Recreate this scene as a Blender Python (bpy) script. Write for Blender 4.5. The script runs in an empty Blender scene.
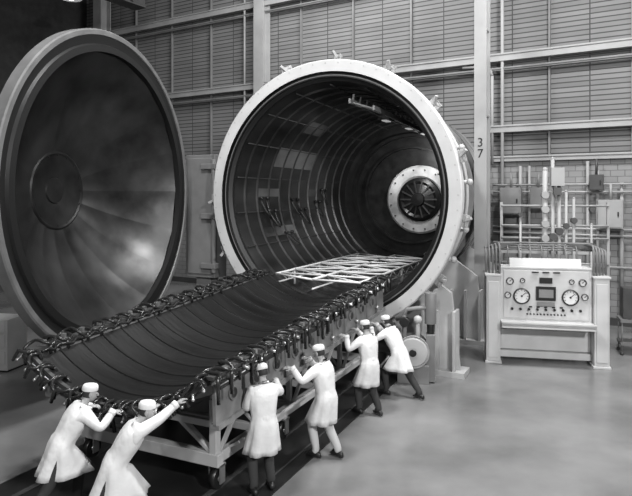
import bpy, bmesh, math, random
from mathutils import Vector, Matrix, Quaternion
random.seed(3)
PI=math.pi
sc=bpy.context.scene
sc.view_settings.view_transform='Standard'
sc.view_settings.look='None'

# ------------------------------------------------------------------ materials
def mat(name,g,rough=.6,metal=0.0,nz=0.0,nscale=3,bump=0.0,bscale=30,stretch=(1,1,1),emit=0,spec=.5):
    m=bpy.data.materials.new(name); m.use_nodes=True
    nt=m.node_tree; N=nt.nodes; L=nt.links
    b=N['Principled BSDF']
    b.inputs['Base Color'].default_value=(g,g,g,1)
    b.inputs['Roughness'].default_value=rough
    b.inputs['Metallic'].default_value=metal
    b.inputs['Specular IOR Level'].default_value=spec
    if emit:
        b.inputs['Emission Color'].default_value=(1,1,1,1); b.inputs['Emission Strength'].default_value=emit
    if nz or bump:
        tc=N.new('ShaderNodeTexCoord'); mp=N.new('ShaderNodeMapping'); mp.inputs['Scale'].default_value=stretch
        L.new(tc.outputs['Object'],mp.inputs['Vector'])
    if nz:
        n=N.new('ShaderNodeTexNoise'); n.inputs['Scale'].default_value=nscale; n.inputs['Detail'].default_value=6
        r=N.new('ShaderNodeValToRGB'); r.color_ramp.elements[0].position=.3; r.color_ramp.elements[1].position=.7
        a=max(0,g*(1-nz)); c=min(1,g*(1+nz))
        r.color_ramp.elements[0].color=(a,a,a,1); r.color_ramp.elements[1].color=(c,c,c,1)
        L.new(mp.outputs[0],n.inputs['Vector']); L.new(n.outputs[0],r.inputs[0]); L.new(r.outputs[0],b.inputs['Base Color'])
    if bump:
        n2=N.new('ShaderNodeTexNoise'); n2.inputs['Scale'].default_value=bscale
        bp=N.new('ShaderNodeBump'); bp.inputs['Strength'].default_value=bump; bp.inputs['Distance'].default_value=.03
        L.new(mp.outputs[0],n2.inputs['Vector']); L.new(n2.outputs[0],bp.inputs['Height']); L.new(bp.outputs[0],b.inputs['Normal'])
    return m

def brickmat(name,g1,g2,gm,bw,rh,mortar,rough=.8,offset=.5):
    m=bpy.data.materials.new(name); m.use_nodes=True
    nt=m.node_tree; N=nt.nodes; L=nt.links; b=N['Principled BSDF']; b.inputs['Roughness'].default_value=rough
    tc=N.new('ShaderNodeTexCoord'); sp=N.new('ShaderNodeSeparateXYZ'); cb=N.new('ShaderNodeCombineXYZ')
    L.new(tc.outputs['Object'],sp.inputs[0]); L.new(sp.outputs[0],cb.inputs[0]); L.new(sp.outputs[2],cb.inputs[1])
    br=N.new('ShaderNodeTexBrick'); br.offset=offset
    br.inputs['Color1'].default_value=(g1,g1,g1,1); br.inputs['Color2'].default_value=(g2,g2,g2,1); br.inputs['Mortar'].default_value=(gm,gm,gm,1)
    br.inputs['Scale'].default_value=1; br.inputs['Mortar Size'].default_value=mortar; br.inputs['Mortar Smooth'].default_value=.3
    br.inputs['Brick Width'].default_value=bw; br.inputs['Row Height'].default_value=rh
    L.new(cb.outputs[0],br.inputs['Vector'])
    n=N.new('ShaderNodeTexNoise'); n.inputs['Scale'].default_value=.45; n.inputs['Detail'].default_value=5
    L.new(tc.outputs['Object'],n.inputs['Vector'])
    mr=N.new('ShaderNodeMapRange'); mr.inputs[3].default_value=.7; mr.inputs[4].default_value=1.25
    L.new(n.outputs[0],mr.inputs[0])
    vm=N.new('ShaderNodeVectorMath'); vm.operation='SCALE'
    L.new(br.outputs['Color'],vm.inputs[0]); L.new(mr.outputs[0],vm.inputs['Scale']); L.new(vm.outputs[0],b.inputs['Base Color'])
    bp=N.new('ShaderNodeBump'); bp.inputs['Strength'].default_value=.6; bp.inputs['Distance'].default_value=.03; bp.invert=True
    L.new(br.outputs['Fac'],bp.inputs['Height']); L.new(bp.outputs[0],b.inputs['Normal'])
    return m

WHITE=mat('white_paint',.50,.5,nz=.1,nscale=2)
LGRAY=mat('light_gray_paint',.40,.45,nz=.15,nscale=1.5)
FLANGE=mat('flange_paint',.54,.42,nz=.1,nscale=1.5)
BEAM=mat('beam_paint',.30,.6,nz=.15,nscale=1)
MGRAY=mat('mid_gray_paint',.17,.5,nz=.15,nscale=2)
DGRAY=mat('dark_gray_paint',.05,.5,nz=.2,nscale=2)
BLACK=mat('black_rubber',.012,.35)
HOSE=mat('braided_hose',.025,.22,metal=.2)
STEEL=mat('bright_steel',.5,.3,metal=.8)
SEAL=mat('dark_seal',.012,.4)
LINER=mat('chamber_liner_panel',.06,.32,metal=.6,nz=.65,nscale=.9,bump=.2,bscale=3,stretch=(1,.35,1))
REFLTONE=mat('reflection_tone',.20,.32,metal=.6,nz=.75,nscale=.9,bump=.3,bscale=3,stretch=(1,.5,1))  # lighter metal tone, imitates bright reflections on the liner
TROUGH=mat('cryopanel_surface',.008,.42,metal=.2,nz=.7,nscale=1.2,bump=.35,bscale=4,stretch=(.5,3,.5))
DISH=mat('door_dish_metal',.065,.36,metal=.8,nz=.7,nscale=.8,bump=.3,bscale=1.6)
DISHC=mat('door_centre_plate',.03,.4,metal=.6,nz=.5,nscale=2)
RIM=mat('door_rim',.012,.45,metal=.2)
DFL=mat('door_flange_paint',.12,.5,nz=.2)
CLOTH=mat('white_coat_cloth',.66,.85,nz=.05,nscale=6,bump=.6,bscale=7)
TROUD=mat('dark_trousers',.03,.9)
TROUL=mat('light_trousers',.45,.9)
SHOE=mat('shoe_leather',.015,.4)
SKIN=mat('skin',.33,.6)
HAIR=mat('hair',.02,.7)
GLASS=mat('gauge_face',.75,.3)
LIPS=mat('lips',.2,.6)
HOT=mat('lamp_glow',.9,.5,emit=4)
DIM=mat('lamp_lens',.4,.3,emit=.3)

# ------------------------------------------------------------------ builders
class MB:
    def __init__(s): s.v=[];s.f=[];s.m=[];s.s=[]
    def add(s,vs,fs,mi=0,smooth=False):
        o=len(s.v); s.v+= [tuple(x) for x in vs]
        for f in fs: s.f.append([o+i for i in f]); s.m.append(mi); s.s.append(smooth)
    def box(s,c,sz,mi=0,R=None):
        x,y,z=[q/2 for q in sz]; c=Vector(c)
        vs=[Vector(p) for p in [(-x,-y,-z),(x,-y,-z),(x,y,-z),(-x,y,-z),(-x,-y,z),(x,-y,z),(x,y,z),(-x,y,z)]]
        if R is not None: vs=[R@p for p in vs]
        s.add([c+p for p in vs],[(0,3,2,1),(4,5,6,7),(0,1,5,4),(1,2,6,5),(2,3,7,6),(3,0,4,7)],mi)
    def bar(s,p0,p1,w,h,mi=0):
        p0=Vector(p0);p1=Vector(p1);d=(p1-p0);l=d.length
        q=d.to_track_quat('Y','Z').to_matrix()
        s.box((p0+p1)/2,(w,l,h),mi,q)
    def prism(s,pts,y0,y1,mi=0):
        n=len(pts)
        vs=[(p[0],y0,p[1]) for p in pts]+[(p[0],y1,p[1]) for p in pts]
        fs=[tuple(range(n)),tuple(range(2*n-1,n-1,-1))]+[(i,i+n,(i+1)%n+n,(i+1)%n) for i in range(n)]
        s.add(vs,fs,mi)
    def tube(s,pts,r,seg=8,mi=0,caps=True,flat=1.0,up=None):
        pts=[Vector(p) for p in pts]; n=len(pts)
        rs=r if isinstance(r,(list,tuple)) else [r]*n
        t=[]
        for i in range(n):
            a=pts[max(0,i-1)];b=pts[min(n-1,i+1)]; d=(b-a); t.append(d.normalized() if d.length>1e-9 else Vector((0,0,1)))
        u=up if up is not None else (Vector((0,0,1)) if abs(t[0].z)<.9 else Vector((1,0,0)))
        u=(u-t[0]*u.dot(t[0])).normalized()
        vs=[]
        for i in range(n):
            if i: 
                u=(u-t[i]*u.dot(t[i])); u=u.normalized() if u.length>1e-6 else t[i].orthogonal().normalized()
            w=t[i].cross(u)
            for k in range(seg):
                a=2*PI*k/seg
                vs.append(pts[i]+(u*math.cos(a)*flat+w*math.sin(a))*rs[i])
        fs=[]
        for i in range(n-1):
            for k in range(seg):
                k2=(k+1)%seg
                fs.append((i*seg+k,i*seg+k2,(i+1)*seg+k2,(i+1)*seg+k))
        s.add(vs,fs,mi,True)
        if caps:
            o=len(s.v)-n*seg
            s.f.append([o+k for k in range(seg)][::-1]); s.m.append(mi); s.s.append(False)
            s.f.append([o+(n-1)*seg+k for k in range(seg)]); s.m.append(mi); s.s.append(False)
    def cyl(s,p0,p1,r,r1=None,seg=16,mi=0): s.tube([p0,p1],[r,r if r1 is None else r1],seg,mi)
    def lathe(s,prof,c=(0,0,0),seg=96,mi=0,a0=0,a1=2*PI,smooth=True):
        full=abs(a1-a0-2*PI)<1e-6; n=seg if full else seg+1
        base=Vector(c)
        for j in range(len(prof)-1):
            (r0,y0),(r1,y1)=prof[j],prof[j+1]
            vs=[];fs=[]
            for i in range(n):
                a=a0+(a1-a0)*i/seg; ca,sa=math.cos(a),math.sin(a)
                vs.append(base+Vector((r0*ca,y0,r0*sa))); vs.append(base+Vector((r1*ca,y1,r1*sa)))
            for i in range(seg):
                k=(i+1)%n
                fs.append((2*i,2*i+1,2*k+1,2*k))
            s.add(vs,fs,mi,smooth)
    def loft(s,rings,mi=0,closed_top=True,closed_bot=False):
        n=len(rings[0]); vs=[p for r in rings for p in r]; fs=[]
        for i in range(len(rings)-1):
            for k in range(n):
                k2=(k+1)%n; fs.append((i*n+k,i*n+k2,(i+1)*n+k2,(i+1)*n+k))
        s.add(vs,fs,mi,True)
        o=len(s.v)-len(vs)
        if closed_top: s.f.append([o+k for k in range(n)][::-1]);s.m.append(mi);s.s.append(True)
        if closed_bot: s.f.append([o+len(vs)-n+k for k in range(n)]);s.m.append(mi);s.s.append(True)
    def sphere(s,c,r,mi=0,seg=10,rings=6,M=None):
        c=Vector(c); rr=r if isinstance(r,(tuple,list)) else (r,r,r)
        vs=[];fs=[]
        for i in range(rings+1):
            th=PI*i/rings
            for k in range(seg):
                a=2*PI*k/seg
                p=Vector((rr[0]*math.sin(th)*math.cos(a),rr[1]*math.sin(th)*math.sin(a),rr[2]*math.cos(th)))
                if M is not None: p=M@p
                vs.append(c+p)
        for i in range(rings):
            for k in range(seg):
                k2=(k+1)%seg; fs.append((i*seg+k,(i+1)*seg+k,(i+1)*seg+k2,i*seg+k2))
        s.add(vs,fs,mi,True)
    def obj(s,name,mats,parent=None,bevel=0,loc=None,rotz=0,solid=0,sub=0):
        me=bpy.data.meshes.new(name); me.from_pydata(s.v,[],s.f)
        if not isinstance(mats,(list,tuple)): mats=[mats]
        for m in mats: me.materials.append(m)
        for p,mi,sm in zip(me.polygons,s.m,s.s): p.material_index=mi; p.use_smooth=sm
        me.update()
        bm=bmesh.new(); bm.from_mesh(me)
        if solid==0: bmesh.ops.recalc_face_normals(bm,faces=bm.faces)
        bm.to_mesh(me); bm.free()
        o=bpy.data.objects.new(name,me); sc.collection.objects.link(o)
        if parent: o.parent=parent
        if loc: o.location=loc
        o.rotation_euler[2]=rotz
        if sub:
            md=o.modifiers.new('u','SUBSURF'); md.levels=sub; md.render_levels=sub
        if solid:
            md=o.modifiers.new('s','SOLIDIFY'); md.thickness=solid; md.offset=0
        if bevel:
            md=o.modifiers.new('b','BEVEL'); md.width=bevel; md.segments=2; md.limit_method='ANGLE'
        return o

def empty(name,loc=(0,0,0),rotz=0,parent=None):
    e=bpy.data.objects.new(name,None); sc.collection.objects.link(e)
    e.location=loc; e.rotation_euler[2]=rotz; e.empty_display_size=.3
    if parent: e.parent=parent
    return e

TH=math.radians(25.3); O=Vector((.3,15,0)); HX=Vector((math.cos(TH),-math.sin(TH),0)); AX=Vector((math.sin(TH),math.cos(TH),0))
def C(u,v,z=0): return O+HX*u+AX*v+Vector((0,0,z))
ZC=4.2
# ------------------------------------------------------------------ room
WA=math.radians(31); W0=Vector((10.13,19.2,0)); wd=Vector((math.cos(WA),-math.sin(WA),0)); wn=Vector((math.sin(WA),math.cos(WA),0))
def W(x,y,z=0): return W0+wd*x+wn*y+Vector((0,0,z))
b=MB(); b.add([(-40,-12,0),(30,-12,0),(30,45,0),(-40,45,0)],[(0,1,2,3)])
b.obj('floor',mat('floor_concrete',.18,.24,nz=.38,nscale=.5,bump=.05,bscale=14))
WALLP=brickmat('wall_siding',.19,.15,.05,1.25,.17,.022,offset=0)
WALLB=brickmat('wall_brick',.25,.21,.13,.42,.20,.012)
XL=-26.2
b=MB(); b.box((-8.6,.15,11.2),(36,.3,11.6)); b.obj('wall_back',WALLP,loc=W0,rotz=-WA)
b=MB(); b.box((-8.6,.1,2.7),(36,.4,5.4)); b.obj('wall_back_lower',WALLB,loc=W0,rotz=-WA)
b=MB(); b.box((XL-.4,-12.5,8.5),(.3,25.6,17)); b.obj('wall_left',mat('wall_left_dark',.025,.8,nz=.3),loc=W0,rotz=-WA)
b=MB(); b.box((-8.6,-14,17.1),(36,28.6,.2)); b.obj('ceiling',mat('ceiling_dark',.04,.9),loc=W0,rotz=-WA)
for i,(z,hh,dp,x0,x1,m) in enumerate([(5.45,.16,.18,-22,9,BEAM),(6.5,.22,.25,-4.6,9,BEAM),(9.0,.24,.28,XL,9,BEAM),(8.6,.08,.2,XL,9,MGRAY),(12.6,.26,.28,XL,9,BEAM),(12.2,.08,.2,XL,9,MGRAY)]):
    b=MB(); b.box(((x0+x1)/2,-dp/2-.11,z),(x1-x0,dp,hh)); b.box(((x0+x1)/2,-dp-.13,z+hh/2),(x1-x0,.04,.06)); b.obj('trim_%d'%(i+1),m,loc=W0,rotz=-WA,bevel=.01)
b=MB(); b.box((-8.6,-.16,.12),(34.8,.08,.24)); b.obj('baseboard_back',DGRAY,loc=W0,rotz=-WA)
b=MB()
x=-25
while x<8:
    b.box((x,-.08,11.2),(.06,.12,11.5)); x+=2.5
b.obj('trim_7',MGRAY,loc=W0,rotz=-WA)

def column(name,x,y,w,parent_m=LGRAY,num=None):
    e=empty(name,W(x,y),-WA)
    b=MB(); t=.05
    b.box((0,-w/2,8.48),(w,t,16.96)); b.box((0,w/2,8.48),(w,t,16.96)); b.box((0,0,8.48),(t,w,16.96)); b.box((0,0,.03),(w*1.5,w*1.5,.06))
    for zz in (.7,6.5,9.0): b.box((0,0,zz),(w*.9,w*.9,.05))
    b.obj('flanges_and_web',parent_m,e)
    if num:
        for k,chh in enumerate(num):
            cu=bpy.data.curves.new('number_'+chh,'FONT'); cu.body=chh; cu.size=.36; cu.extrude=.003; cu.align_x='CENTER'
            t_=bpy.data.objects.new('number_'+chh,cu); sc.collection.objects.link(t_); t_.parent=e
            t_.rotation_euler=(PI/2,0,0); t_.location=(0,-w/2-.03,5.6-k*.32); cu.materials.append(BLACK)
    return e
P=Vector((4.85,17.5,0)); rel=P-W0
column('steel_column',rel.dot(wd),rel.dot(wn),.36,BEAM,'37')
P=Vector((-.088*26.2,26.2,0)); rel=P-W0
column('steel_column',rel.dot(wd),-.5,.5,BEAM)
column('steel_column',-24.6,-.5,.6,BEAM)

# ------------------------------------------------------------------ vacuum chamber
ch=empty('vacuum_chamber',O,-TH)
Lc=7.6
def tap(r,y): return r-(.24*max(0,y-.3)/7.0)
b=MB(); b.lathe([(3.06,-.16),(3.33,-.16),(3.36,-.13),(3.36,.10),(3.30,.13),(2.95,.16),(2.92,.3)],(0,0,ZC),128)
b.lathe([(2.92,.3),(tap(2.92,Lc),Lc)],(0,0,ZC),128,1)
for y in (1.1,2.3,3.5,4.7,5.9,7.0):
    b.lathe([(tap(2.9,y),y-.08),(tap(3.04,y),y-.08),(tap(3.04,y),y+.08),(tap(2.9,y),y+.08)],(0,0,ZC),96,1)
b.obj('tank_shell',[FLANGE,MGRAY],ch)
b=MB(); b.lathe([(3.06,-.16),(3.05,-.04),(2.97,-.04),(2.97,-.12),(2.93,-.12),(2.93,-.04),(2.84,0.02),(2.84,.12)],(0,0,ZC),128)
b.obj('door_seal',SEAL,ch)
b=MB(); b.lathe([(2.955,-.125),(2.975,-.13),(2.985,-.12)],(0,0,ZC),128); b.obj('seal_ring',STEEL,ch)
prof=[(2.84,.12)]; y=.5
while y<7.3:
    prof+=[(tap(2.80,y),y),(tap(2.75,y),y+.02),(tap(2.75,y),y+.06),(tap(2.80,y),y+.08)]; y+=.62
prof+=[(tap(2.80,7.4),7.4)]
b=MB(); b.lathe(prof,(0,0,ZC),96); b.obj('liner',LINER,ch)
b=MB()
def cpatch(a0,a1,y0,y1):
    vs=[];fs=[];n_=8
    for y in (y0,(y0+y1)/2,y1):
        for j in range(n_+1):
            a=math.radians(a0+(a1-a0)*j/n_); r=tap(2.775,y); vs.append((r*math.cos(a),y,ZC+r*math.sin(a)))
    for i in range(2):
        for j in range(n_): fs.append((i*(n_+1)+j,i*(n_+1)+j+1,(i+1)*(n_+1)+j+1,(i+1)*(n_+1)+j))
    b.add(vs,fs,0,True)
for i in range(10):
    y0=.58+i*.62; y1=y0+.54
    if i in (2,3,4,5): cpatch(149,162,y0,y1)
    if i in (1,2,6): cpatch(176,181,y0,y1)
    if i in (1,2,3): cpatch(200,206,y0,y1)
    if i in (3,4): cpatch(126,136,y0,y1)
b.obj('painted_reflections',REFLTONE,ch)  # lighter curved patches painted in for reflections on the left wall
b=MB()
for k in range(18):
    a=2*PI*(k+.5)/18
    q=lambda r,y: Vector((math.cos(a)*tap(r,y),y,math.sin(a)*tap(r,y)+ZC))
    b.bar(q(2.785,.15),q(2.785,7.3),.03,.03)
b.obj('liner_seams',DGRAY,ch)
b=MB(); b.lathe([(2.58,7.3),(2.2,7.35),(2.2,7.15),(2.1,7.15),(2.1,7.4),(1.75,7.4),(1.75,7.25),(1.68,7.25),(1.68,7.45),(0.01,7.45)],(0,0,ZC),96); b.obj('end_bulkhead',mat('bulkhead_dark',.03,.4,metal=.4,nz=.5),ch)
pc=(.34,0,ZC-.16)
b=MB(); b.lathe([(1.22,7.44),(1.22,7.25),(1.15,7.18),(.84,7.18),(.78,7.25),(.78,7.4)],pc,72); b.obj('end_port_ring',[mat('port_white',.75,.5,nz=.6,nscale=1.3)],ch)
b=MB(); b.lathe([(.76,7.4),(.76,7.1),(.64,7.04),(.55,7.1),(.25,7.0),(.22,6.9),(.01,6.88)],pc,48)
for k in range(14):
    a=2*PI*k/14; b.bar((pc[0]+.22*math.cos(a),7.0,pc[2]+.22*math.sin(a)),(pc[0]+.66*math.cos(a),7.04,pc[2]+.66*math.sin(a)),.025,.05,1)
b.obj('end_port_hub',[BLACK,DGRAY],ch)
b=MB()
for k in range(16):
    a=2*PI*(k+.5)/16; p=(pc[0]+1.06*math.cos(a),7.13,pc[2]+1.06*math.sin(a)); b.cyl(p,(p[0],7.2,p[2]),.028,mi=0,seg=8)
b.obj('end_port_studs',DGRAY,ch)
b=MB()
for a_,r_ in ((78,2.4),(62,2.42)):
    a=math.radians(a_); x=math.cos(a)*r_; z=ZC+math.sin(a)*r_
    b.bar((x,.2,z),(x*.94,7.1,z-.15),.05,.12)
for i in range(14):
    y=.4+i*.5; a=math.radians(78);a2=math.radians(62); f=1-.06*y/7
    b.bar((math.cos(a)*2.4*f,y,ZC+math.sin(a)*2.4*f),(math.cos(a2)*2.42*f,y+(.25 if i%2 else -.0),ZC+math.sin(a2)*2.42*f),.03,.03)
    b.bar((math.cos(a)*2.4*f,y,ZC+math.sin(a)*2.4*f),(math.cos(a)*2.6,y,ZC+math.sin(a)*2.6),.04,.04)
b.obj('overhead_rail',MGRAY,ch)
b=MB()
for (y,a_) in ((1.2,182),(1.6,190),(3.0,183),(3.5,190),(4.6,185),(5.1,176),(2.2,205)):
    pts=[]
    for k in range(15):
        t=k/14; yy=y+.35*t; a=math.radians(a_)+.16*math.sin(PI*t)*1.3; rr=2.7-.05*y/2-.16*math.sin(PI*t)
        pts.append((math.cos(a)*rr,yy,ZC+math.sin(a)*rr))
    b.tube(pts,.024,8)
    b.cyl(pts[0],Vector(pts[0])+Vector((.1,0,.0)),.045); b.cyl(pts[-1],Vector(pts[-1])+Vector((.1,0,0)),.045)
b.obj('liner_hoses',BLACK,ch)
b=MB()
for y in (2.2,4.4,6.2):
    a=math.radians(70); c=Vector((math.cos(a)*2.3,y,ZC+math.sin(a)*2.25))
    b.box(c,(.3,.5,.1),0); b.box(c-Vector((0,0,.06)),(.14,.4,.03),1)
b.obj('chamber_lamps',[DGRAY,DIM],ch)
b=MB()
for k in range(60):
    a=2*PI*k/60; b.cyl((3.27*math.cos(a),-.172,ZC+3.27*math.sin(a)),(3.27*math.cos(a),-.15,ZC+3.27*math.sin(a)),.016,seg=6)
b.obj('flange_bolts',LGRAY,ch)
b=MB()
for a_ in (-62,-35,-10,15,38,62,86,110,182,206,232):
    a=math.radians(a_); d=Vector((math.cos(a),0,math.sin(a))); tn=Vector((-math.sin(a),0,math.cos(a))); c=Vector((0,0,ZC))
    for sgn in (-.07,.07):
        b.bar(c+d*3.3+tn*sgn+Vector((0,.06,0)),c+d*3.52+tn*sgn+Vector((0,.03,0)),.04,.16)
    b.cyl(c+d*3.46+tn*.12+Vector((0,.04,0)),c+d*3.46-tn*.12+Vector((0,.04,0)),.04,seg=10)
    b.bar(c+d*3.40+Vector((0,.04,0)),c+d*3.58+tn*.10+Vector((0,-.06,0)),.07,.07)
b.obj('swing_clamps',BEAM,ch,bevel=.008)
b=MB()
for (y,r,a0,a1,tr) in ((.35,3.18,-58,70,.05),(.62,3.2,-58,60,.045),(.9,3.15,-50,95,.05),(1.7,3.1,-40,120,.05)):
    b.tube([(r*math.cos(math.radians(a0+(a1-a0)*k/40)),y,ZC+r*math.sin(math.radians(a0+(a1-a0)*k/40))) for k in range(41)],tr,8)
for a_ in range(-50,60,18):
    a=math.radians(a_); d=Vector((math.cos(a),0,math.sin(a))); p=Vector((0,0,ZC))+d*3.15
    b.bar(p+Vector((0,.25,0)),p+Vector((0,1.0,0)),.06,.12)
for z in (2.7,3.4,4.5,5.3):
    xx=math.sqrt(3.15**2-(z-ZC)**2)
    b.cyl((xx,.3,z),(xx+.3,.3,z),.05,seg=10); b.sphere((xx+.3,.3,z),.08)
b.obj('ring_pipes',LGRAY,ch)
b=MB()
def arcpts(r,a0,a1,n): return [(r*math.cos(math.radians(a0+(a1-a0)*k/n)),ZC+r*math.sin(math.radians(a0+(a1-a0)*k/n))) for k in range(n+1)]
for y in (.35,3.6,6.6):
    b.prism(arcpts(tap(2.96,y),-142,-38,20)+[(3.0,1.9),(3.2,.12),(2.2,.12),(1.6,.75),(-1.6,.75),(-2.2,.12),(-3.2,.12),(-3.0,1.9)],y,y+.14)
    b.box((2.7,y+.07,.06),(1.3,.6,.12)); b.box((-2.7,y+.07,.06),(1.3,.6,.12))
    for sx in (-1,1):
        for xx in (2.3,2.7,3.1): b.prism([(sx*xx-.03,.12),(sx*xx+.03,.12),(sx*xx+.03,1.5),(sx*xx-.03,1.5)],y-.2,y+.3)
b.obj('support_saddles',LGRAY,ch)
b=MB(); b.box((0,3.6,.25),(4.2,7.0,.3)); b.obj('base_skid',DGRAY,ch)
b=MB()
zt=2.2; XT=(-1.3,0.0,1.2); YS=(-.3,-.9,-.9)
for x,y0 in zip(XT,YS):
    b.tube([(x,y0,zt),(x,5.4,zt)],.03,8); b.tube([(x,y0,zt-.22),(x,5.4,zt-.22)],.022,8)
b.tube([(XT[1],-.9,zt),(XT[2],-.9,zt)],.026,6); b.tube([(XT[0],-.3,zt),(XT[1],-.9,zt)],.026,6)
v=-.1;k=0
while v<5.3:
    b.tube([(XT[0],v,zt),(XT[2],v,zt)],.024,6)
    b.tube([(XT[0],v,zt),(XT[1],v+.8,zt)] if k%2 else [(XT[1],v,zt),(XT[0],v+.8,zt)],.019,6)
    b.tube([(XT[1],v,zt),(XT[2],v+.8,zt)] if k%2 else [(XT[2],v,zt),(XT[1],v+.8,zt)],.019,6)
    for x in XT: b.tube([(x,v,zt),(x,v+.4,zt-.22),(x,v+.8,zt)],.015,6)
    v+=.8;k+=1
b.tube([(XT[2],-.9,zt),(XT[1],-.1,zt)],.019,6)
for v in (.7,2.3,3.9,5.3):
    for x in (XT[0],XT[2]):
        b.tube([(x,v,zt),(x,v,ZC-math.sqrt(tap(2.76,v)**2-x*x)+.02)],.03,6)
b.obj('access_truss',mat('truss_white',.7,.4),ch)

# ------------------------------------------------------------------ door
phi=math.radians(14.8)
dn=Vector((math.cos(phi),-math.sin(phi),0))
ry=math.atan2(-(-dn).x,(-dn).y)
DZ=4.3
dr=empty('vacuum_chamber_door',(-4.44,13.2,0),ry)
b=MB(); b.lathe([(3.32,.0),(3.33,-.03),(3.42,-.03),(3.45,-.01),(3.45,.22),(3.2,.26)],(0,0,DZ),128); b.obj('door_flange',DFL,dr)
b=MB(); b.lathe([(3.32,0),(3.15,.03),(3.12,-.03),(2.98,-.03),(2.98,.1)],(0,0,DZ),128); b.obj('door_inner_rim',RIM,dr)
Rd=(2.98**2+1.45**2)/(2*1.45)
def dd(r): return .1+1.45-(Rd-math.sqrt(Rd*Rd-r*r)) 
b=MB()
NP=18
for k in range(NP):
    a0=2*PI*k/NP; a1=2*PI*(k+1)/NP
    rr=[.86,1.2,1.6,2.0,2.4,2.7,2.98]
    vs=[];fs=[];ns=8; am=random.uniform(.01,.035)
    for r in rr:
        for j in range(ns+1):
            a=a0+(a1-a0)*j/ns; bulge=am*math.sin(PI*j/ns)
            vs.append((r*math.cos(a),dd(r)+bulge*r/3,DZ+r*math.sin(a)))
    for i in range(len(rr)-1):
        for j in range(ns): fs.append((i*(ns+1)+j,i*(ns+1)+j+1,(i+1)*(ns+1)+j+1,(i+1)*(ns+1)+j))
    b.add(vs,fs,0,True)
b.obj('dish_petals',DISH,dr)
b=MB(); b.lathe([(3.2,.2)]+[(r,dd(r)+.12) for r in (2.98,2.6,2.2,1.8,1.4,1.0,.5,.01)],(0,0,DZ),96); b.obj('dish_back',DGRAY,dr)
b=MB(); b.lathe([(.9,dd(.86)+.0),(.86,dd(.86)-.03),(.84,dd(.86)-.03),(.80,dd(.8)-.02),(.3,dd(.3)),(.28,dd(.3)-.03),(.01,dd(.3)-.03)],(0,0,DZ),64)
for k in range(16):
    a=2*PI*k/16; b.cyl((.8*math.cos(a),dd(.8)-.04,DZ+.8*math.sin(a)),(.8*math.cos(a),dd(.8),DZ+.8*math.sin(a)),.018,seg=6)
b.obj('centre_plate',DISHC,dr)
hg=empty('door_hinge_tower',(-3.2,17.35,0),-TH)
b=MB(); b.box((0,0,.06),(1.3,1.0,.12),0); b.box((0,.1,.95),(.5,.4,1.8),0); b.box((0,0.05,3.6),(1.0,.6,3.5),0)
b.box((0.0,-.27,3.6),(.86,.04,3.3),0); b.cyl((.5,-.3,2.0),(.5,-.3,5.2),.07,mi=1)
for z in (2.2,3.6,5.0): b.box((.35,-.28,z),(.5,.2,.16),1)
b.obj('post_and_knuckles',[MGRAY,MGRAY],hg,bevel=.02)

# ------------------------------------------------------------------ panel cart
ct=empty('cryopanel_cart',O,-TH)
TR=2.4; HA=math.asin(1.6/TR); V0=-7.3; V1=-.32; ZB=1.25
TILT=math.radians(3.5)
pa=bpy.data.objects.new('tilted_panel_frame',None); sc.collection.objects.link(pa); pa.parent=ct
pa.location=(0,V0,ZB); pa.rotation_euler=(TILT,0,0)
PV=Vector((0,V0,ZB))
class PB(MB):
    def obj(s,name,mats,parent=None,**k):
        s.v=[tuple(Vector(v)-PV) for v in s.v]
        return MB.obj(s,name,mats,parent,**k)
TZ=ZB+TR
A0=-PI/2-HA; A1=-PI/2+HA
def tp(a,v,r=TR): return Vector((r*math.cos(a),v,TZ+r*math.sin(a)))
prof=[];v=V0
while v<V1-.01:
    v2=min(v+.44,V1); prof+=[(TR,v),(TR,v2-.05),(TR-.02,v2-.04),(TR-.02,v2-.01)]; v=v2
prof.append((TR,V1))
b=PB(); b.lathe(prof,(0,0,TZ),40,a0=A0,a1=A1); b.lathe([(TR+.07,V0),(TR+.07,V1)],(0,0,TZ),40,a0=A0,a1=A1)
b.lathe([(TR-.02,V0-.02),(TR+.09,V0-.02)],(0,0,TZ),40,a0=A0,a1=A1); b.lathe([(TR,V1),(TR+.07,V1)],(0,0,TZ),40,a0=A0,a1=A1)
b.obj('curved_cryopanel',TROUGH,pa)
b=PB()
for a in (A0,A1):
    b.bar(tp(a,V0,TR+.03)+Vector((0,0,.01)),tp(a,V1,TR+.03)+Vector((0,0,.01)),.14,.05,0)
b.lathe([(TR-.03,V0-.03),(TR-.03,V0-.09),(TR+.1,V0-.09),(TR+.1,V0-.03)],(0,0,TZ),40,a0=A0,a1=A1,mi=0)
b.obj('panel_edge_frame',DGRAY,pa)
b=PB()
def loop(p,outd,up,along,w,h,r,drop=.12):
    pts=[]; j=random.uniform(-.08,.08); sp_=random.uniform(.1,.34); tl=random.uniform(-.5,.6)
    up2=(up+along*tl).normalized()
    for k in range(13):
        t=k/12*PI
        pts.append(p+outd*(-math.cos(t)*w+.03)+up2*(math.sin(t)*h)+along*(j+.05*math.sin(2*t)+ (k/12-.5)*sp_))
    pts=[pts[0]-up*drop*.5]+pts+[pts[-1]-up*drop]
    b.tube(pts,r,7)
n=0; v=V0+.1
while v<V1-.1:
    for a in (A0,A1):
        p=tp(a,v,TR+.02)
        loop(p+Vector((0,0,.02)),Vector((1 if a==A1 else -1,0,0)),Vector((0,0,1)),Vector((0,1 if n%2 else -1,0)),random.uniform(.11,.2),random.uniform(.04,.12),.026,random.uniform(.1,.35))
    v+=.18; n+=1
NF=24
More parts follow.
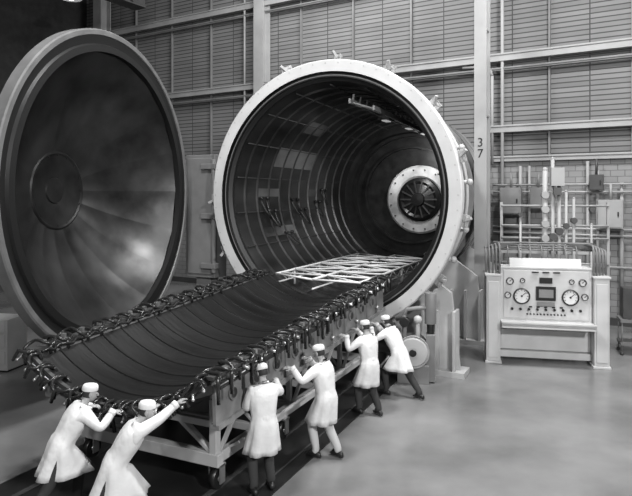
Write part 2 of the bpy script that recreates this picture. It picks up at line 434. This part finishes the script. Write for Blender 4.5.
for k in range(NF):
    a=A0+(A1-A0)*(k+.5)/NF
    p=tp(a,V0-.05,TR-.0); inn=-Vector((math.cos(a),0,math.sin(a))); tg=Vector((-math.sin(a),0,math.cos(a)))*(1 if k%2 else -1)
    loop(p,Vector((0,-1,0)),inn,tg,random.uniform(.1,.18),random.uniform(.06,.12),.026,random.uniform(.1,.25))
for a in (A0,A1):
    s_=1 if a==A1 else -1
    b.tube([tp(a,V0+.05,TR+.03)+Vector((s_*.1,0,-.10)),tp(a,V1,TR+.03)+Vector((s_*.1,0,-.10))],.05,8)
    pts=[tp(a,V0+.05+(V1-V0-.1)*k/60,TR-.02)+Vector((-s_*.13+.02*math.sin(k*1.7),0,-.04+.03*math.sin(k*2.3))) for k in range(61)]
    b.tube(pts,.025,6)
b.tube([tp(A0+(A1-A0)*k/20,V0-.12,TR+.05) for k in range(21)],.045,8)
b.obj('coolant_hoses',HOSE,pa)
b=PB()
v=V0+.28
while v<V1:
    for a in (A0,A1):
        s_=1 if a==A1 else -1
        p=tp(a,v,TR+.02)
        b.box(p+Vector((s_*.06,0,.05)),(.07,.05,.07)); b.cyl(p+Vector((s_*.1,0,-.04)),p+Vector((s_*.2,0,-.04)),.03,seg=8)
    v+=.38
for k in range(18):
    a=A0+(A1-A0)*k/17; p=tp(a,V0-.12,TR+.02); q=tp(a,V0-.2,TR+.12); b.cyl(p,q,.018,seg=7); b.sphere(q,.026,seg=8,rings=5)
b.obj('edge_clamps',STEEL,pa)
b=PB()
for s_ in (-1,1):
    xs_=s_*1.54
    b.box((xs_,(V0+V1)/2+.1,1.45),(.05,V1-V0-.2,.66),0)
    b.box((xs_,(V0+V1)/2+.1,1.11),(.14,V1-V0-.2,.07),0); b.box((xs_,(V0+V1)/2+.1,1.76),(.12,V1-V0-.2,.05),0)
    v=V0+.6;k=0
    while v<V1-.2:
        b.cyl((xs_+s_*.02,v,1.45),(xs_+s_*.06,v,1.45),.10,mi=0,seg=20); b.cyl((xs_+s_*.05,v,1.45),(xs_+s_*.065,v,1.45),.07,mi=1,seg=16)
        if k%2: b.cyl((xs_+s_*.02,v+.25,1.28),(xs_+s_*.1,v+.25,1.28),.035,mi=2,seg=10)
        b.box((xs_+s_*.03,v+.3,1.45),(.05,.05,.6),0)
        v+=.62;k+=1
b.obj('side_skirts',[mat('skirt_gray',.18,.5,nz=.3,nscale=3),BLACK,STEEL],pa)
BV0=-6.6;BV1=-.75
b=PB(); v=BV0+.1
while v<=BV1:
    b.lathe([(TR+.08,v-.05),(TR+.2,v-.05),(TR+.2,v+.05),(TR+.08,v+.05)],(0,0,TZ),24,a0=A0+.02,a1=A1-.02); v+=1.15
b.obj('cradle_ribs',LGRAY,pa)
def lift(v): return (v-V0)*math.tan(TILT)
b=MB()
v=BV0+.1
while v<=BV1:
    for s_ in (-1,1):
        b.bar((s_*1.12,v,.45),(s_*1.12,v,1.28+lift(v)),.09,.09); b.bar((s_*1.2,v,.5),(s_*1.5,v,1.1+lift(v)),.06,.06)
        b.bar((s_*1.12,v,.5),(s_*.3,v,1.05+lift(v)),.05,.05)
    b.bar((-1.2,v,.45),(1.2,v,.45),.1,.12)
    v+=1.15
for s_ in (-1,1):
    b.bar((s_*1.2,BV0,.45),(s_*1.2,BV1,.45),.1,.16)
    b.bar((s_*1.42,BV0+.4,.62),(s_*1.42,BV1,.62),.05,.05)
    b.bar((s_*1.22,BV0+.1,.9),(s_*1.22,BV1,.9+.3),.05,.07)
    vv=BV0+.3
    while vv<BV1: b.bar((s_*1.2,vv,.5),(s_*1.42,vv,.62),.04,.04); vv+=1.15
b.bar((-1.3,BV0,.45),(1.3,BV0,.45),.14,.18); b.bar((-1.3,BV1,.45),(1.3,BV1,.45),.12,.16)
b.bar((-1.2,BV0,.95),(1.2,BV0,.95),.08,.1)
for x in(-1.2,1.2): b.bar((x,BV0,.4),(x,BV0,1.3),.12,.12)
b.bar((-1.2,BV0,.5),(-.4,BV0,1.05),.06,.06); b.bar((1.2,BV0,.5),(.4,BV0,1.05),.06,.06)
b.obj('base_frame',LGRAY,ct,bevel=.01)
b=MB()
for s_ in (-1,1):
    for v in (BV0+.05,BV0+2.0,BV0+4.0,BV1-.05):
        b.cyl((s_*1.2-.05,v,.17),(s_*1.2+.05,v,.17),.15,seg=20,mi=0); b.cyl((s_*1.2-.065,v,.17),(s_*1.2+.065,v,.17),.05,seg=10,mi=1)
        b.box((s_*1.2-.09,v,.24),(.02,.12,.26),1); b.box((s_*1.2+.09,v,.24),(.02,.12,.26),1); b.box((s_*1.2,v,.36),(.2,.16,.03),1)
b.obj('casters',[BLACK,STEEL],ct)

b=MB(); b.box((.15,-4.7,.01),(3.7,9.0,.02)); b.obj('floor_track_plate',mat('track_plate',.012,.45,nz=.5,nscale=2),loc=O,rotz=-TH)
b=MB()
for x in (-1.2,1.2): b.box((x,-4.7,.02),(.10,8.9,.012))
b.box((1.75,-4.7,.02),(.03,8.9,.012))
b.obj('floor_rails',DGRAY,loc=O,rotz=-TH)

# ------------------------------------------------------------------ pump by flange
pm=empty('vacuum_pump',C(2.35,-.55),-TH+.25)
b=MB(); b.box((0,.1,.2),(.7,.5,.4),0); b.cyl((0,-.22,.72),(0,.3,.72),.33,mi=0,seg=32)
b.lathe([(.33,-.22),(.36,-.25),(.36,-.18),(.3,-.28),(.12,-.30),(.01,-.3)],(0,0,.72),32,mi=1); b.cyl((0,-.33,.72),(0,-.28,.72),.08,mi=2)
b.cyl((-.2,0,1.0),(-.2,0,1.5),.05,mi=0); b.tube([(-.2,0,1.5),(-.15,0,1.62),(.1,0,1.66),(.35,.1,1.66)],.05,8,mi=0); b.cyl((.1,0,1.0),(.1,0,1.35),.05,mi=1); b.sphere((.1,0,1.4),.1,mi=1)
b.cyl((-.2,-.12,1.35),(-.2,.12,1.35),.11,mi=2); b.cyl((.38,.1,1.3),(.38,.1,2.0),.13,mi=0,seg=20); b.cyl((.38,.1,1.05),(.38,.1,1.3),.08,mi=2); b.box((.38,.1,.55),(.2,.3,1.05),0)
b.obj('pump_body',[MGRAY,LGRAY,BLACK],pm,bevel=.01)

# ------------------------------------------------------------------ control console
CA=math.radians(12)
cc=empty('control_console',(5.68,14.8,0),-CA)
b=MB()
for s_ in (-1,1):
    b.box((s_*1.26,.3,1.12),(.34,.75,2.12),0); b.box((s_*1.26,.3,.03),(.40,.82,.06),0); b.box((s_*1.26,-.09,1.1),(.26,.02,1.9),0)
    b.box((s_*1.26,.3,2.2),(.40,.82,.05),0)
b.box((0,.35,1.72),(2.16,.5,1.3),0)
b.box((0,.09,1.72),(2.0,.03,1.2),0)
b.box((0,.02,1.03),(2.16,.75,.09),0)
b.box((0,-.33,1.03),(2.16,.05,.16),0)
b.box((0,.3,.55),(2.16,.06,.5),0); b.box((0,.36,.2),(2.16,.4,.16),0)
R=Matrix.Rotation(math.radians(-25),3,'X')
b.box((0,.2,2.48),(1.7,.04,.28),0,R)
b.box((0,.35,2.38),(2.2,.55,.05),0)
b.obj('console_cabinet',WHITE,cc,bevel=.012)
b=MB()
def gauge(x,z,r):
    b.lathe([(r,.08),(r,.02),(r*.86,.01),(r*.84,.05)],(x,0,z),28,mi=1); b.cyl((x,.05,z),(x,.06,z),r*.86,mi=0,seg=28)
    b.bar((x,.045,z),(x+r*.5,.045,z+r*.45),.012,.012,1); b.cyl((x,.03,z),(x,.05,z),r*.12,mi=1,seg=10)
    for k in range(9):
        a=math.radians(-30+k*30); b.bar((x+r*.62*math.cos(a),.045,z+r*.62*math.sin(a)),(x+r*.8*math.cos(a),.045,z+r*.8*math.sin(a)),.01,.01,1)
gauge(-.57,1.68,.2); gauge(.57,1.68,.2); gauge(-.9,1.7,.08); gauge(.9,1.7,.08); gauge(-.85,2.05,.09); gauge(-.55,2.07,.06); gauge(.85,2.05,.09); gauge(.6,2.07,.06)
b.box((0,.06,1.76),(.46,.06,.34),1); b.box((0,.02,1.76),(.34,.02,.2),2); b.box((0,.03,1.5),(.4,.04,.1),2)
b.box((0,.06,2.08),(.3,.04,.14),1)
for i in range(9):
    x=-.8+i*.2; b.cyl((x,.02,1.36),(x,.08,1.36),.032,mi=1,seg=10)
for i in range(12):
    x=-.44+i*.08; b.cyl((x,.03,1.24),(x,.08,1.24),.02,mi=1,seg=8)
for i in range(5):
    x=-.36+i*.18; b.box((x,.06,1.42),(.07,.03,.03),1)
for x in (-.25,0,.25): b.box((x,.05,2.28),(.16,.03,.03),1)
b.obj('gauges_and_switches',[GLASS,BLACK,MGRAY],cc)
b=MB()
for s_ in (-1,1):
    for i in range(5):
        x=s_*(1.10+i*.08); h=2.95-.03*i
        b.tube([(x,.05+.05*i,2.2),(x,.05+.05*i,h-.12),(x,.1+.05*i,h-.03),(x,.2+.05*i,h),(x,.6,h),(x-s_*.1,.72,h),(x-s_*.5,.75,h)],.028,8)
for i in range(4): b.tube([(-1.2,.75,2.78+i*.06),(1.25,.75,2.78+i*.06)],.022,8)
for i in range(7):
    x=-.85+i*.28; b.tube([(x,.6,2.4),(x,.6,2.8),(x,.75,2.9)],.018,6)
b.obj('console_pipes',MGRAY,cc)

# ------------------------------------------------------------------ pipe rack behind console
pr=empty('pipe_rack',(6.6,16.6,0),-CA)
b=MB()
for i,(x,z1,r) in enumerate([(-.25,4.9,.07),(-.05,5.2,.05),(.12,4.6,.05),(.3,4.3,.04),(.5,4.1,.04),(-.9,3.6,.03),(.95,3.4,.03)]):
    b.cyl((x,0,0),(x,0,z1),r,mi=0,seg=12)
    b.sphere((x,0,z1),r*1.1,mi=0); 
    b.cyl((x,-.1,2.9+.15*i),(x,.1,2.9+.15*i),r*2,mi=1,seg=12)
for z in (2.3,3.0,3.35,3.9): b.tube([(-1.4,.06,z),(1.4,.06,z)],.03,8,mi=0)
b.box((.05,-.1,4.7),(.34,.25,.5),0); b.box((.05,-.1,4.3),(.2,.2,.2),1)
for z in (1.2,2.6): b.box((0,.12,z),(2.9,.06,.08),0)
for x in (-1.4,1.4): b.box((x,.12,2.0),(.07,.07,4.0),0)
for k in range(4): b.cyl((-.25,-.12,3.0+.4*k),(-.25,.12,3.0+.4*k),.10,mi=0,seg=14)
b.obj('pipes_and_valves',[BEAM,DGRAY],pr)

def wallpx(x,off=.2):
    k=(x-316)/600; Cn=19.2+.6009*10.13-off/ math.cos(WA)
    Y=Cn/(1+.6009*k); p=Vector((k*Y,Y,0)); r=p-W0
    return r.dot(wd), 600/Y
ws=empty('service_piping',W0,-WA)
b=MB()
for px,z0,z1,r in ((503,.3,16,.06),(493,5.3,8.4,.05),(521,.2,5.2,.05),(530,.2,5.2,.04),(588,.2,5.3,.05),(598,.2,5.0,.05),(622,.2,4.6,.06)):
    x,s_=wallpx(px); b.cyl((x,-.3,z0),(x,-.3,z1),r,seg=10)
x0,_=wallpx(493); x1,_=wallpx(480); b.tube([(x0,-.3,8.4),(x0-.05,-.3,8.6),(x0-.3,-.3,8.75),(x1-.6,-.3,8.8)],.05,8)
xa,_=wallpx(495); xb,_=wallpx(660)
for z in (4.55,4.3,3.1,2.9,1.9): b.tube([(xa,-.42,z),(xb,-.42,z)],.035,8)
xa,_=wallpx(130); xb,_=wallpx(250); b.tube([(xa,-.3,5.8),(xb,-.3,5.8)],.06,8)
xa,_=wallpx(246); b.cyl((xa,-.3,5),(xa,-.3,16),.05,seg=8)
def wbox(px,z,w,h,d,m):
    x,_=wallpx(px); y=-.5-d/2
    b.box((x,y,z),(w,d,h),m); b.box((x,y-d/2-.01,z),(w*.9,.02,h*.92),m); b.box((x+w*.32,y-d/2-.03,z),(.04,.04,.14),2)
    b.cyl((x,y,z+h/2),(x,y,z+h/2+.5),.04,seg=8,mi=m); b.box((x,y+d/2+.18,z),(w*.3,.36,.1),2)
wbox(514,4.0,.7,.9,.25,1); wbox(541,4.1,.5,.7,.25,1); wbox(612,3.6,.7,.9,.25,0); wbox(598,4.6,.4,.5,.25,3)
b.obj('pipes_and_boxes',[BEAM,MGRAY,BLACK,DGRAY],ws)
sb=empty('storage_cabinet',(-7.75,14.6,0),-.2)
b=MB(); b.box((0,0,.65),(1.1,.7,1.2),0); b.box((0,0,.03),(1,.6,.06),1)
for z in (.35,.75,1.1): b.box((0,-.36,z),(1.0,.02,.3),0); b.box((0,-.385,z),(.2,.03,.03),1)
b.obj('cabinet_body',[LGRAY,BLACK],sb,bevel=.01)
sb=empty('equipment_cart',(8.35,15.9,0),-.3)
b=MB(); b.box((0,0,.9),(.6,.6,.08),0); b.box((0,0,1.35),(.45,.45,.8),1); b.box((0,0,.3),(.6,.6,.06),0)
for x in(-.26,.26):
    for y in (-.26,.26): b.cyl((x,y,.08),(x,y,.9),.02,seg=8); b.sphere((x,y,.05),.05,mi=1)
b.obj('cart_body',[MGRAY,DGRAY],sb)

cg=empty('overhead_crane_girder',W(-19,-9,0),-WA+PI/2)
b=MB(); b.box((0,0,12.9),(12,.5,.9),0); b.box((0,0,13.4),(12,.9,.08),0); b.box((0,0,12.4),(12,.7,.06),0)
for i in range(10): b.box((-5.6+i*1.2,0,12.9),(.06,.8,.9),0)
for x in (-5.5,5.5): b.box((x,0,15.1),(.25,.25,3.5),0)
b.obj('girder',DGRAY,cg)
def lamp(p,on=True):
    e=empty('high_bay_lamp',p); b=MB()
    ztop=16.95-p[2]
    b.cyl((0,0,.35),(0,0,ztop),.03,seg=6,mi=0); b.cyl((0,0,.15),(0,0,.45),.14,mi=0,seg=14)
    rings=[[Vector((r*math.cos(2*PI*k/20),r*math.sin(2*PI*k/20),z)) for k in range(20)] for r,z in ((.14,.15),(.3,.05),(.42,-.15))]
    b.loft(rings,0,False); b.sphere((0,0,-.05),.17,mi=1,seg=12,rings=8); b.obj('shade_and_bulb',[LGRAY,HOT],e)
for p in ((-9.8,24,12.2),(-3,9,14.5),(4,9,14.5),(8,12,14.5)): lamp(p)

# ------------------------------------------------------------------ people
def ik(a,t,l1,l2,pole):
    d=t-a; L=min(max(d.length,.12),(l1+l2)*.995); dn_=d.normalized()
    x=(l1*l1-l2*l2+L*L)/(2*L); h=math.sqrt(max(l1*l1-x*x,0))
    pv=(pole-dn_*pole.dot(dn_)); pv=pv.normalized() if pv.length>1e-5 else Vector((0,0,-1))
    return a+dn_*x+pv*h, a+dn_*L
def hand(b,wr,d,palmn,side,mi,curl=.35):
    d=d.normalized(); n=(palmn-d*palmn.dot(d)).normalized(); s=d.cross(n).normalized()
    rings=[]
    for t,w,th in ((0,.024,.018),(.03,.034,.018),(.065,.041,.016),(.09,.040,.013)):
        rings.append([wr+d*t+s*(w*math.cos(2*PI*k/12))+n*(th*math.sin(2*PI*k/12)) for k in range(12)])
    b.loft(rings,mi,True,True)
    for i,(off,l) in enumerate(((-.030,.068),(-.010,.078),(.010,.073),(.029,.058))):
        off*=side; p=wr+d*.082+s*off; pts=[p]; ang=.12+.05*i
        for seg in (.45,.32,.23):
            dir_=d*math.cos(ang)+n*math.sin(ang)+s*(off*1.2); pts.append(pts[-1]+dir_.normalized()*l*seg); ang+=curl+.05*i
        b.tube(pts,[.0095,.009,.0082,.006],8,mi)
    p=wr+d*.03-s*side*.03; q=p+(-s*side*.6+d*.65+n*.25).normalized()*.035; r_=q+(-s*side*.15+d*.9+n*.35).normalized()*.03
    b.tube([p,q,r_,r_+(d*.9+n*.4).normalized()*.02],[.013,.011,.0095,.007],8,mi)

def person(pos,face,lean,side,hip,feet,hands,look=(0,1,-.15),trou=TROUD,hem=.52,twist=0,scale=1.0,palm=None):
    yaw=math.atan2(-face.x,face.y)
    e=empty('technician',(pos.x,pos.y,.02),yaw); e.scale=(scale,)*3
    Mi=(Matrix.Translation((pos.x,pos.y,.02))@Matrix.Rotation(yaw,4,'Z')@Matrix.Scale(scale,4)).inverted()
    up=Vector((math.sin(side),math.sin(lean)*math.cos(side),math.cos(lean)*math.cos(side))).normalized()
    rt=Matrix.Rotation(twist,3,'Z')@Vector((1,0,0)); rt=(rt-up*rt.dot(up)).normalized(); fw=up.cross(rt)
    P=Vector(hip)
    sp=P+up*.17; chs=P+up*.33+fw*.01; nb=P+up*.49; upn=(up*.75+Vector((0,0,.35))).normalized()
    nt=nb+upn*.075+fw*.01; hc=nt+upn*.105+fw*.025
    sh=[P+up*.445+rt*(.172*s_) for s_ in (-1,1)]
    hp=[P+Vector((.09*s_,0,-.06)) for s_ in (-1,1)]
    kn=[];an=[]
    for i in (0,1):
        k,a=ik(hp[i],Vector(feet[i])+Vector((0,0,.09)),.42,.42,Vector((.05*(2*i-1),1,.1))); kn.append(k);an.append(a)
    el=[];wr=[];hd=[]
    for i in (0,1):
        t=Mi@hands[i]; d=t-sh[i]; t2=t-d.normalized()*.13
        k,a=ik(sh[i],t2,.285,.26,Vector((.6*(2*i-1),-.2,-1))); el.append(k);wr.append(a); hd.append((t-a))
    V=[P,sp,chs,nb,nt,hc]; Rr=[.125,.115,.13,.07,.052,.055]; E=[(0,1),(1,2),(2,3),(3,4),(4,5)]
    bones=[(0,1,1),(1,2,1),(2,3,1),(3,4,0),(4,5,0)]
    for i in (0,1):
        o=len(V)
        V+=[sh[i],el[i],wr[i]]; Rr+=[.090,.068,.048]; E+=[(2,o),(o,o+1),(o+1,o+2)]
        bones+=[(2,o,1),(o,o+1,1),(o+1,o+2,1)]
        o=len(V); toe=an[i]+Vector((.03*(2*i-1),.15,-.045)); 
        V+=[hp[i],kn[i],an[i],toe]; Rr+=[.11,.082,.064,.040]; E+=[(0,o),(o,o+1),(o+1,o+2),(o+2,o+3)]
        bones+=[(0,o,1),(o,o+1,2),(o+1,o+2,2),(o+2,o+3,3)]
    me=bpy.data.meshes.new('tmp'); me.from_pydata([tuple(v) for v in V],E,[]); ob=bpy.data.objects.new('tmp',me); sc.collection.objects.link(ob)
    ob.modifiers.new('sk','SKIN'); ob.modifiers['sk'].use_smooth_shade=True
    for i,r in enumerate(Rr): me.skin_vertices[0].data[i].radius=(r,r); me.skin_vertices[0].data[i].use_root=(i==0)
    su=ob.modifiers.new('ss','SUBSURF'); su.levels=2; su.render_levels=2
    dg=bpy.context.evaluated_depsgraph_get(); dg.update(); ev=ob.evaluated_get(dg); nm=bpy.data.meshes.new_from_object(ev)
    bpy.data.objects.remove(ob)
    nm.materials.clear()
    for m in (SKIN,CLOTH,trou,SHOE): nm.materials.append(m)
    for p in nm.polygons:
        c=p.center; best=(9,0)
        for (i,j,mi) in bones:
            a=V[i];d=V[j]-a;t=max(0,min(1,(c-a).dot(d)/d.length_squared)); dist=(c-(a+d*t)).length-(Rr[i]*(1-t)+Rr[j]*t)
            if dist<best[0]: best=(dist,mi)
        p.material_index=best[1]; p.use_smooth=True
    bo=bpy.data.objects.new('body',nm); sc.collection.objects.link(bo); bo.parent=e
    b=MB(); rings=[]
    n=36
    kc=(kn[0]+kn[1])/2; ys=[kn[0].y,kn[1].y,P.y]; xs=[kn[0].x,kn[1].x]
    hemc=Vector(((kc.x*.7+P.x*.3),(max(ys)+min(ys))/2,hem)); hd_=(max(ys)-min(ys))/2+.12; hw=(max(xs)-min(xs))/2+.12
    def ring(c,u_,r_,w,dp,rip=0,ph=0):
        f_=u_.cross(r_).normalized(); out=[]
        for k in range(n):
            a=2*PI*k/n; q=1+rip*(math.sin(6*a+ph)+.5*math.sin(11*a+2*ph)); ca,sa=math.cos(a),math.sin(a)
            out.append(c+r_*(w*q*math.copysign(abs(ca)**.85,ca))+f_*(dp*q*math.copysign(abs(sa)**.85,sa)))
        return out
    Z=Vector((0,0,1)); X=Vector((1,0,0))
    for (h,w,dp,rp,ph) in ((.515,.062,.062,0,0),(.50,.085,.078,0,0),(.475,.15,.098,0,0),(.445,.19,.115,0,0),(.38,.20,.13,.008,0),(.30,.192,.136,.014,.5),(.22,.178,.132,.024,1),(.15,.168,.126,.03,1.3),(.09,.162,.124,.022,1.5),(.04,.174,.136,.034,1.8)):
        rings.append(ring(P+up*h,up,rt,w,dp,rp,ph))
    um=(up+Z).normalized(); rm=(rt+X).normalized()
    rings.append(ring(P-Z*.03,um,rm,.186,.150,.04,2))
    P2=P-Z*.03
    for t in (.2,.4,.6,.8,1):
        c=P2.lerp(hemc,t); w=.186+(max(hw,.195)-.186)*t; dp=.150+(max(hd_,.165)-.150)*t
        rings.append(ring(c,Z,X,w,dp,.04+.05*t,2+.25*t))
    b.loft(rings,0,False,False)
    b.obj('coat',CLOTH,e,solid=.012)
    b=MB()
    b.loft([ring(P+up*.50,up,rt,.10,.085),ring(P+up*.53,up,rt,.072,.07),ring(P+up*.50,up,rt,.066,.064)],0,False)
    for j in range(10):
        a=PI+.45+(PI-.9)*j/10; a2=PI+.45+(PI-.9)*(j+1)/10
        q=lambda aa,h: P+up*h+rt*(.172*math.cos(aa))+fw*(.136*math.sin(aa))
        b.add([q(a,.075),q(a2,.075),q(a2,.115),q(a,.115)],[(0,1,2,3)],0,True)
    for i in (0,1):
        d=(wr[i]-el[i]).normalized(); b.tube([wr[i]-d*.05,wr[i]+d*.015],[.050,.053],12,0)
        f=Vector((.12*(2*i-1),1,0)).normalized(); sd=Vector((f.y,-f.x,0)); g=Vector((an[i].x,an[i].y,feet[i][2]))
        rg_=[]
        for (y_,w_,h_) in ((-.075,.02,.05),(-.06,.035,.085),(0,.042,.10),(.06,.043,.07),(.12,.047,.05),(.17,.040,.042),(.195,.018,.028)):
            rg_.append([g+f*y_+sd*(w_*math.cos(2*PI*k/12))+Z*(h_*.5+h_*.5*math.sin(2*PI*k/12)+.002) for k in range(12)])
        b.loft(rg_,6,True,True)
    for k in range(4): b.sphere(P+up*(.05+.1*k)+fw*.135,.008,1,6,4)
    lk=Vector(look).normalized(); hr=lk.cross(Z).normalized(); hu=hr.cross(lk).normalized()
    Mh=Matrix((hr,lk,hu)).transposed()*.93
    def H(x,y,z): return hc+Mh@Vector((x,y,z))
    seg,rg=20,14; vs=[];fs=[]
    for i in range(rg+1):
        th=PI*i/rg
        for k in range(seg):
            a=2*PI*k/seg; x=math.sin(th)*math.cos(a);y=math.sin(th)*math.sin(a);z=math.cos(th)
            jx=1-.32*max(0,-z)**1.3; sx=.076*jx; yy=y*.095+(.012*max(0,-z) if y>0 else .03*max(0,-z))
            if y>.8 and -.3<z<.25: yy-=.004
            vs.append(H(x*sx,yy,z*.118))
    for i in range(rg):
        for k in range(seg):
            k2=(k+1)%seg; fs.append((i*seg+k,(i+1)*seg+k,(i+1)*seg+k2,i*seg+k2))
    b.add(vs,fs,2,True)
    b.tube([H(0,.088,.012),H(0,.104,-.012),H(0,.112,-.03),H(0,.096,-.038)],[.007,.010,.013,.008],8,2)
    for s_ in (-1,1):
        b.sphere(H(s_*.031,.084,.006),(.012,.008,.008),4,8,6,Mh); b.sphere(H(s_*.031,.091,.006),(.005,.004,.005),1,6,4,Mh)
        b.box(H(s_*.031,.090,.026),(.03,.008,.006),3,Mh)
        b.sphere(H(s_*.078,-.005,-.006),(.010,.02,.033),2,8,6,Mh)
    b.sphere(H(0,.090,-.062),(.024,.008,.007),5,8,6,Mh)
    vs=[];fs=[];seg=16;rg=6
    for i in range(rg+1):
        th=math.radians(62+50*i/rg)
        for k in range(seg+1):
            a=math.radians(186+168*k/seg)
            vs.append(H(.081*math.sin(th)*math.cos(a),.101*math.sin(th)*math.sin(a)+.012*max(0,-math.cos(th)),.122*math.cos(th)))
    for i in range(rg):
        for k in range(seg): fs.append((i*(seg+1)+k,(i+1)*(seg+1)+k,(i+1)*(seg+1)+k+1,i*(seg+1)+k+1))
    b.add(vs,fs,3,True)
    rgs=[]
    for (r,z) in ((1.08,.040),(1.11,.044),(1.12,.075),(1.07,.105),(.9,.126),(.5,.136),(.05,.138)):
        rgs.append([H(.079*r*math.cos(2*PI*k/20),.098*r*math.sin(2*PI*k/20)-.004,z) for k in range(20)])
    b.loft(rgs,0,False,True)
    for i in (0,1):
        hand(b,wr[i],hd[i],Vector(palm or (0,.3,-1)),(1 if i==1 else -1),2)
    b.obj('head_hands_trim',[CLOTH,BLACK,SKIN,HAIR,GLASS,LIPS,SHOE],e)
    return e
def dirv(u,v): return (HX*u+AX*v).normalized()
S=1.04
person(C(1.86,-6.36),dirv(-.75,.65),.07,0,(0,0,.93),[(-.14,-.02,0),(.13,.06,0)],[C(1.66,-6.25,1.36),C(1.66,-5.65,1.38)],look=(-.3,1,-.35),scale=S)
person(C(2.17,-4.95),dirv(-1,.25),.17,0,(0,-.02,.92),[(-.11,.08,0),(.12,-.18,0)],[C(1.66,-5.40,1.50),C(1.65,-4.75,1.50)],look=(-.1,1,-.25),trou=TROUL,scale=S)
person(C(2.17,-2.9),dirv(-.85,.5),.15,0,(0,0,.92),[(-.12,.14,0),(.12,-.14,0)],[C(1.66,-3.15,1.55),C(1.65,-2.55,1.55)],look=(-.1,1,-.2),scale=S)
person(C(2.34,-1.62),dirv(-.95,.3),.52,0,(0,-.02,.86),[(-.12,.20,0),(.12,-.45,0)],[C(1.68,-1.85,1.45),C(1.66,-1.45,1.45)],look=(0,1,-.2),scale=S)
person(C(-.22,-8.0),dirv(.45,.9),.56,0,(0,-.02,.89),[(-.12,.2,0),(.12,-.45,0)],[C(-.08,-7.50,1.30),C(.35,-7.50,1.30)],look=(.2,1,-.1),scale=S)
person(C(.84,-8.13),dirv(.75,.65),.56,0,(0,-.02,.90),[(-.12,.24,0),(.12,-.45,0)],[C(.98,-7.50,1.50),C(1.42,-7.50,1.66)],look=(.1,1,-.05),scale=S)

# ------------------------------------------------------------------ lights
def area(name,loc,target,size,power,sy=None):
    l=bpy.data.lights.new(name,'AREA'); l.energy=power; l.size=size
    if sy: l.shape='RECTANGLE'; l.size_y=sy
    o=bpy.data.objects.new(name,l); sc.collection.objects.link(o); o.location=loc
    o.rotation_euler=(Vector(target)-Vector(loc)).to_track_quat('-Z','Y').to_euler()
area('ceiling_light',(-3,9,14),(-1,12,0),1.8,1500)
area('ceiling_light',(7,12,14),(6,15,0),2.2,1800)
area('ceiling_light',(0,20,15),(0,28,8),6,1150)
area('added_flood',(7,-3,9),(-1,15,4),1.0,2100)  # unseen key light added behind the camera, brightens chamber and door
area('added_flood',(-3,-4,10),(1,18,4),1.0,700)  # weaker unseen light added behind the camera, aimed at the chamber
area('chamber_light',C(.9,2.2,6.0),C(-1.5,3,3),.4,50)
area('chamber_light',C(.9,5.6,5.8),C(0,7.6,4),.4,50)
w=bpy.data.worlds.new('World'); sc.world=w; w.use_nodes=True
w.node_tree.nodes['Background'].inputs[0].default_value=(1,1,1,1); w.node_tree.nodes['Background'].inputs[1].default_value=.15
# ------------------------------------------------------------------ camera
cd=bpy.data.cameras.new('camera'); cam=bpy.data.objects.new('camera',cd); sc.collection.objects.link(cam)
cam.location=(0,0,4.2); cam.rotation_euler=(PI/2,0,0); cd.sensor_width=36; cd.clip_end=200
cd.lens=600/632*36; cd.shift_y=-53/632
sc.camera=cam
